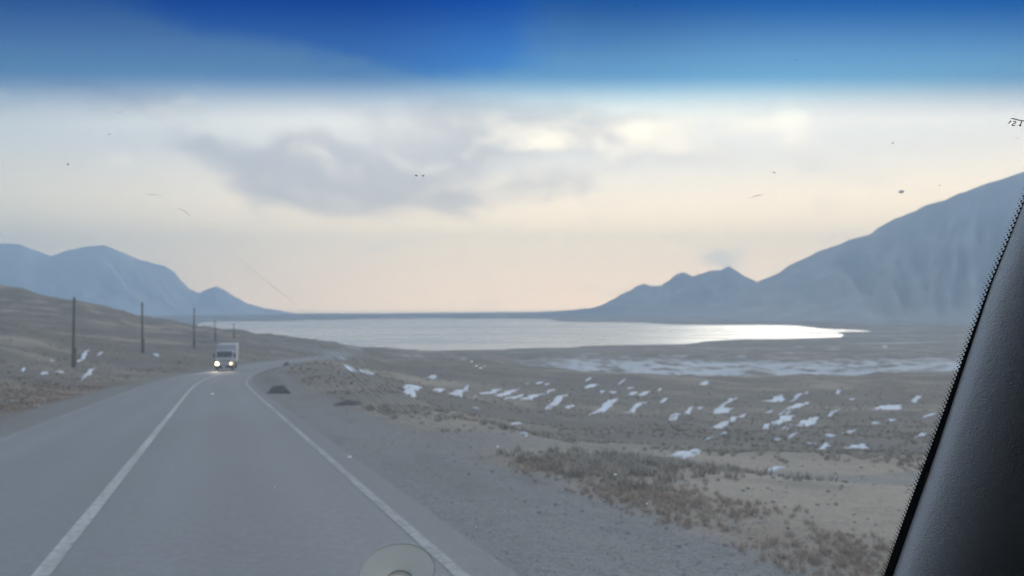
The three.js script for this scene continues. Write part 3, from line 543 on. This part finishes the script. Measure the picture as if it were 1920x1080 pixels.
{
  // laminated glass with a dyed band along its upper edge
  const W = 256, H = 512, LA0 = -0.86, LA1 = 0.86, U0 = -0.52, U1 = 0.44, data = new Uint8Array(W * H * 4);
  const toS = (l) => Math.round(255 * clamp(l <= 0.0031308 ? l * 12.92 : 1.055 * Math.pow(l, 1 / 2.4) - 0.055));
  for (let j = 0; j < H; j++) for (let i = 0; i < W; i++) {
    const lat = lerp(LA0, LA1, (i + 0.5) / W), up = lerp(U0, U1, (j + 0.5) / H), edge = 0.1722 + 0.0818 * lat - 0.0773 * lat * lat, s = up - edge;
    const q = clamp((s + 0.021) / 0.042), k = q * q * (3 - 2 * q), deep = sstep(0.0, 0.09, s);
    const dye = mix3([0.20, 0.40, 0.64], [0.006, 0.082, 0.33], deep);
    const c = mix3([0.985, 0.995, 0.99], dye, k), p = (j * W + i) * 4;
    data[p] = toS(c[0]); data[p + 1] = toS(c[1]); data[p + 2] = toS(c[2]); data[p + 3] = 255;
  }
  const t = new THREE.DataTexture(data, W, H, THREE.RGBAFormat, THREE.UnsignedByteType); t.colorSpace = THREE.SRGBColorSpace; t.magFilter = t.minFilter = THREE.LinearFilter; t.needsUpdate = true;
  const nA = 60, nU = 40, pos = [], uv = [], idx = [];
  for (let j = 0; j <= nU; j++) for (let i = 0; i <= nA; i++) {
    const u = i / nA, v = j / nU, lat = lerp(LA0, LA1, u), up = lerp(U0, U1, v), p = onGlass(lat, up);
    pos.push(p.x, p.y, p.z); uv.push(u, v);
    if (i && j) { const k = j * (nA + 1) + i; idx.push(k - nA - 2, k - nA - 1, k, k - nA - 2, k, k - 1); }
  }
  const g = new THREE.BufferGeometry(); g.setAttribute('position', new THREE.Float32BufferAttribute(pos, 3)); g.setAttribute('uv', new THREE.Float32BufferAttribute(uv, 2)); g.setIndex(idx); g.computeVertexNormals();
  windscreen = part('windscreen', g, new THREE.MeshPhysicalMaterial({ color: 0xffffff, map: t, roughness: 0.25, transmission: 1, thickness: 0, ior: 1.5, specularIntensity: 0.6, side: THREE.DoubleSide }), cabin);
  windscreen.userData.label = 'curved windscreen with a deep blue shade band along the top';
}
// the line where the pillar trim meets the glass, as [lat, up]
const edgePts = [[1673, 1080], [1757, 840], [1858, 533], [1920, 377]].map((p) => sightOnGlass(...p));
const trimLat = (up) => { const e = edgePts; let i = up < e[1][1] ? 0 : up < e[2][1] ? 1 : 2; const q = (up - e[i][1]) / (e[i + 1][1] - e[i][1]); return lerp(e[i][0], e[i + 1][0], i === 0 ? Math.max(q, -0.9) : Math.min(q, 3)); };
for (const side of [1, -1]) {
  const NU = 70, prof = [];
  const bulge = new THREE.CatmullRomCurve3([[0, 0], [-0.007, 0.018], [-0.008, 0.034], [0.002, 0.052], [0.026, 0.068], [0.066, 0.076], [0.12, 0.072], [0.18, 0.055], [0.23, 0.02], [0.24, -0.05]].map(([o, m]) => new THREE.Vector3(o, m, 0)));
  for (const v of bulge.getPoints(44)) prof.push([v.x, v.y]);
  const pos = [], uv = [], idx = [], n = prof.length;
  let len = 0;
  for (let j = 0; j <= NU; j++) {
    const up = lerp(-0.52, 0.44, j / NU), lat = trimLat(up); len = j / NU * 1.05; let run = 0;
    prof.forEach(([o, m], i) => {
      const p = onGlass(lat, up, -0.004); if (i) run += Math.hypot(o - prof[i - 1][0], m - prof[i - 1][1]);
      // outward is +lat, inward is towards the cabin
      pos.push(side * (p.x + o * 0.93 - m * 0.18), p.y - m * 0.40, p.z + m * 0.93 + o * 0.30); uv.push(len * 6, run * 6);
      if (j && i) { const k = j * n + i; if (side > 0) idx.push(k - n - 1, k - n, k, k - n - 1, k, k - 1); else idx.push(k - n - 1, k, k - n, k - n - 1, k - 1, k); }
    });
  }
  const g = new THREE.BufferGeometry(); g.setAttribute('position', new THREE.Float32BufferAttribute(pos, 3)); g.setAttribute('uv', new THREE.Float32BufferAttribute(uv, 2)); g.setIndex(idx); g.computeVertexNormals();
  trimMat.side = THREE.DoubleSide;
  part('pillar_trim', g, trimMat, cabin).userData.label = side > 0 ? 'grained grey plastic trim of the slanting pillar, lit along its edge' : 'grey plastic trim of the far pillar';
  const show = (up) => lerp(0.0095, 0.0015, sstep(-0.30, 0.12, up));   // how far the border reaches out from under the trim
  const bead = []; for (let j = 0; j <= 24; j++) { const up = lerp(-0.5, 0.43, j / 24), p = onGlass(trimLat(up) + 0.002, up, 0.004); bead.push(new THREE.Vector3(side * p.x, p.y, p.z)); }
  part('rubber_seal', new THREE.TubeGeometry(new THREE.CatmullRomCurve3(bead), 60, 0.0022, 8), blackPlastic, cabin);
  // ceramic border printed on the glass, with its fringe of dots
  const bp = [], bi = [];
  for (let j = 0; j <= 80; j++) {
    const up = lerp(-0.51, 0.43, j / 80), lat = trimLat(up);
    for (const [i, l] of [lat - show(up), lat + 0.03, Math.min(lat + 0.09, 0.85)].entries()) { const p = onGlass(l, up, 0.0025); bp.push(side * p.x, p.y, p.z); if (j && i) { const k = j * 3 + i; bi.push(k - 4, k - 3, k, k - 4, k, k - 1); } }
  }
  const bg = new THREE.BufferGeometry(); bg.setAttribute('position', new THREE.Float32BufferAttribute(bp, 3)); bg.setIndex(bi); bg.computeVertexNormals();
  part('ceramic_border', bg, frit, windscreen).userData.label = 'black printed border of the windscreen';
  const dots = [];
  for (const [row, gap, r, off] of [[0, 0.0004, 0.00115, 0], [1, 0.0020, 0.00095, 0.5], [2, 0.0040, 0.0005, 0]]) for (let up = -0.5; up < 0.42; up += 0.0044) {
    const u = up + off * 0.0044, lat = trimLat(u) - show(u) - gap, d = new THREE.CircleGeometry(r, 10), p = onGlass(lat, u, 0.0025); d.lookAt(glassNormal(lat)); d.translate(p.x, p.y, p.z); if (side < 0) d.scale(-1, 1, 1); dots.push(d);
  }
  const dm = part('border_dots', mergeGeometries(dots), frit, windscreen); dm.userData.kind = 'stuff';
}
// small brown tag stuck on the border
{
  const [l, u] = sightOnGlass(1739, 893), g = new THREE.BoxGeometry(0.0075, 0.0165, 0.0006), p = onGlass(l, u, 0.0035); g.lookAt(glassNormal(l)); g.translate(p.x, p.y, p.z);
  part('paper_tag', g, std(0.10, 0.085, 0.06, 0.8), windscreen).userData.label = 'small brownish tag on the black border';
}
// marks in and on the glass
const strokeMat = new THREE.MeshStandardMaterial({ color: rgb(0.02, 0.02, 0.02), roughness: 0.8 }), scratchMat = new THREE.MeshPhysicalMaterial({ color: rgb(0.8, 0.8, 0.8), roughness: 1, transmission: 0.7, thickness: 0, side: THREE.DoubleSide }), speckMat = new THREE.MeshStandardMaterial({ color: rgb(0.33, 0.32, 0.30), roughness: 0.6 }), chipMat = new THREE.MeshPhysicalMaterial({ color: rgb(0.9, 0.9, 0.9), roughness: 0.9, transmission: 0.75, thickness: 0, side: THREE.DoubleSide });
function stroke(pts, r, inside = 0.002) { const v = pts.map(([x, y]) => { const [l, u] = sightOnGlass(x, y); return onGlass(l, u, inside); }); return new THREE.TubeGeometry(new THREE.CatmullRomCurve3(v), Math.max(6, pts.length * 4), r, 5); }
{
  // reversed print that runs out of the picture at the upper right corner of the glass
  const mark = part('printed_mark', mergeGeometries([
    stroke([[1894, 221], [1901, 222.5], [1911, 225], [1925, 226.5], [1950, 229]], 0.0005), stroke([[1913.5, 226], [1912.5, 230], [1911, 234]], 0.00045), stroke([[1911.5, 233], [1909.5, 235.5]], 0.0009),
    stroke([[1897.5, 227.5], [1900, 226.6], [1902.4, 228], [1901.6, 230], [1898, 231.2], [1895.4, 233], [1896.6, 234.6], [1901, 234.4]], 0.00042), stroke([[1892.6, 226.5], [1890, 229.5], [1888.5, 231.5]], 0.00042), stroke([[1892, 226], [1893.4, 227.4]], 0.0006), stroke([[1918, 238], [1922, 235.5], [1930, 236]], 0.0005),
  ]), strokeMat, windscreen); mark.userData.label = 'small reversed dark print with a line above it';
  const r = rng(77);
  // long wiper scratches running down from upper left to lower right
  const scr = [];
  for (let i = 0; i < 26; i++) { const s = i / 25, o = (r() - 0.5), x0 = 545 + 130 * s + 30 * o, y0 = 632 + 18 * o + 12 * s, L = 0.35 + 0.65 * r(), q = r() * (1 - L); const X = (t) => lerp(x0, x0 + 225 - 50 * s, t), Y = (t) => lerp(y0, y0 + 175, t) + 9 * Math.sin(t * 3.1); scr.push(stroke([0, 0.33, 0.66, 1].map((t) => [X(q + t * L), Y(q + t * L)]), 0.00009 + 0.00007 * r())); }
  scr.push(stroke([[790, 745], [850, 800], [900, 850], [946, 912]], 0.00022), stroke([[930, 900], [946, 913]], 0.00034), stroke([[400, 445], [470, 500], [560, 575]], 0.00006), stroke([[420, 470], [510, 535], [600, 596]], 0.00005));
  scr.push(stroke([[818, 1028], [862, 1024], [905, 1034], [932, 1060], [938, 1078]], 0.0003), stroke([[1045, 1041], [1080, 1042], [1110, 1054]], 0.0002), stroke([[1004, 1058], [993, 1070], [991, 1082]], 0.0003), stroke([[958, 1062], [966, 1080]], 0.0003), stroke([[270, 362], [285, 364], [300, 364]], 0.00015), stroke([[1408, 369], [1416, 366], [1428, 364]], 0.00028), stroke([[335, 391], [344, 393], [356, 404]], 0.00018));
  const sm = part('scratches', mergeGeometries(scr), scratchMat, windscreen); sm.userData.kind = 'stuff'; sm.userData.label = 'fine pale wiper scratches across the glass';
  const chip = (name, mat, x, y, s, flat = 0.6) => { const g = new THREE.IcosahedronGeometry(1, 1), q = g.attributes.position; for (let i = 0; i < q.count; i++) { const k = 1 + 0.5 * N(q.getX(i) * 2 + x, q.getY(i) * 2 + y, q.getZ(i) * 2); q.setXYZ(i, q.getX(i) * k * s, q.getY(i) * k * s * flat, q.getZ(i) * k * s * 0.35); } g.computeVertexNormals(); const [l, u] = sightOnGlass(x, y), m = part(name, g, mat, windscreen); m.position.copy(onGlass(l, u, 0.0025)); m.lookAt(m.position.clone().add(glassNormal(l))); };
  for (const [x, y, s] of [[780, 327.5, 0.0014], [793, 328, 0.0013], [128, 306, 0.001], [225, 209, 0.0008], [205, 250, 0.0008], [1672, 267, 0.0011], [1685, 284, 0.0008], [1760, 346, 0.001], [1697, 99, 0.0008], [1491, 111, 0.0008], [1905, 258, 0.0009], [1870, 195, 0.0008], [563, 272, 0.0007], [1450, 322, 0.0012]]) chip('dirt_speck', speckMat, x, y, s * 0.75);
  for (const [x, y, s] of [[884, 676, 0.0016], [893, 684, 0.0018], [901, 688, 0.002], [908, 685, 0.0012], [655, 854, 0.0024], [398, 736, 0.002], [933, 835, 0.0019], [1153, 887, 0.0018], [1658, 648, 0.0028], [1212, 942, 0.0014], [515, 911, 0.001], [1029, 750, 0.0012], [892, 985, 0.0008], [986, 815, 0.002], [1688, 358, 0.0024]]) chip('glass_chip', chipMat, x, y, s, 0.75);
}
// roof, dashboard, doors and back of the cabin
{
  const flatPart = (name, geo, mat, x, y, z, rx = 0, ry = 0) => { const m = part(name, geo, mat, cabin); m.position.set(x, y, z); m.rotation.set(rx, ry, 0); return m; };
  flatPart('roof', new RoundedBoxGeometry(1.98, 0.06, 2.1, 2, 0.025), roofMat, 0, EYE + 0.46, 0.72);
  flatPart('roof_header', new RoundedBoxGeometry(1.9, 0.09, 0.16, 3, 0.03), roofMat, 0, EYE + 0.40, -0.42);
  const dash = new THREE.Shape(); dash.moveTo(0.22, -0.95); dash.lineTo(0.3, -0.62); dash.quadraticCurveTo(0.33, -0.5, 0.45, -0.49); dash.lineTo(0.98, -0.52); dash.lineTo(1.04, -0.56); dash.lineTo(1.0, -0.95); dash.closePath();
  const dg = new THREE.ExtrudeGeometry(dash, { depth: 1.78, bevelEnabled: true, bevelSize: 0.015, bevelThickness: 0.015, bevelSegments: 2 }); dg.rotateY(Math.PI / 2); dg.translate(-0.89, EYE, 0);
  part('dashboard', dg, blackPlastic, cabin);
  const bon = new THREE.Shape(); bon.moveTo(1.06, -0.62); bon.quadraticCurveTo(1.5, -0.72, 1.75, -0.98); bon.lineTo(1.78, -1.2); bon.lineTo(1.06, -1.2); bon.closePath();
  const bg = new THREE.ExtrudeGeometry(bon, { depth: 1.8, bevelEnabled: true, bevelSize: 0.04, bevelThickness: 0.04, bevelSegments: 3 }); bg.rotateY(Math.PI / 2); bg.translate(-0.9, EYE, 0);
  part('bonnet', bg, std(0.4, 0.4, 0.4, 0.35), cabin);
  for (const s of [-1, 1]) {
    const d = new THREE.Shape(); d.moveTo(-1.75, -1.35); d.lineTo(0.95, -1.35); d.lineTo(0.95, -0.55); d.lineTo(0.42, 0.45); d.lineTo(-1.75, 0.45); d.closePath();
    const w = new THREE.Path(); w.moveTo(-0.55, -0.2); w.lineTo(0.5, -0.2); w.lineTo(0.24, 0.32); w.lineTo(-0.55, 0.32); w.closePath(); d.holes.push(w);
    const g = new THREE.ExtrudeGeometry(d, { depth: 0.06, bevelEnabled: false }); g.rotateY(Math.PI / 2); g.translate(s * 0.96 - 0.03, EYE, 0);
    const door = part('door_side', g, blackPlastic, cabin);
    const wg = new THREE.ShapeGeometry(new THREE.Shape(w.getPoints())); wg.rotateY(Math.PI / 2); wg.translate(s * 0.96, EYE, 0);
    part('side_window', wg, new THREE.MeshPhysicalMaterial({ color: rgb(0.35, 0.4, 0.4), roughness: 0.02, transmission: 1, thickness: 0, side: THREE.DoubleSide }), door);
  }
  flatPart('back_wall', new RoundedBoxGeometry(1.9, 1.9, 0.06, 2, 0.02), roofMat, 0, EYE - 0.45, 1.72);
  flatPart('cabin_floor', new RoundedBoxGeometry(1.9, 0.06, 2.7, 2, 0.02), blackPlastic, 0, EYE - 1.36, 0.4);
}

// ---------------------------------------------------------------- suction cup stuck to the windscreen
{
  const [l, u] = sightOnGlass(746, 1070), p = onGlass(l, u, 0.0015), nrm = glassNormal(l), q = new THREE.Quaternion().setFromUnitVectors(new THREE.Vector3(0, 1, 0), nrm);
  const g = new THREE.Group(); g.name = numbered('suction_cup'); cabin.updateMatrixWorld(true);
  g.position.copy(p.applyMatrix4(cabin.matrixWorld)); g.quaternion.copy(new THREE.Quaternion().setFromRotationMatrix(cabin.matrixWorld).multiply(q)); scene.add(g);
  tag(g, 'clear plastic suction cup with a knob stuck low on the windscreen', 'suction cup');
  const V = (a) => a.map((v) => new THREE.Vector2(...v));
  const soft = new THREE.MeshPhysicalMaterial({ color: rgb(0.62, 0.65, 0.63), roughness: 0.8, transmission: 0.6, thickness: 0, ior: 1.45, side: THREE.DoubleSide });
  const clear = new THREE.MeshPhysicalMaterial({ color: rgb(0.9, 0.88, 0.82), roughness: 0.6, transmission: 0.8, thickness: 0, clearcoat: 1, clearcoatRoughness: 0.05, side: THREE.DoubleSide });
  part('cup', new THREE.LatheGeometry(V([[0.0425, 0.0002], [0.0432, 0.0009], [0.0425, 0.0016], [0.036, 0.0026], [0.028, 0.0044], [0.020, 0.0064], [0.015, 0.0084], [0.0128, 0.0104]]), 72), soft, g);
  const knob = part('knob', new THREE.LatheGeometry(V([[0.0128, 0.0115], [0.0135, 0.0135], [0.0118, 0.016], [0.0125, 0.0185], [0.0155, 0.0205], [0.0165, 0.0235], [0.0155, 0.0262], [0.012, 0.0278], [0.006, 0.0272], [0.004, 0.0245], [0, 0.024]]), 48), clear, g);
  knob.scale.y = 0.4; knob.position.y = 0.0055;
  part('rim_ring', (() => { const t = new THREE.TorusGeometry(0.0158, 0.0008, 8, 40); t.rotateX(Math.PI / 2); t.translate(0, 0.0245, 0); return t; })(), clear, knob);
  part('screw', (() => { const c = new THREE.CylinderGeometry(0.0035, 0.0035, 0.004, 16); c.translate(0, 0.0265, 0); return c; })(), std(0.20, 0.11, 0.06, 0.4), knob);
}
renderer.render(scene, camera);
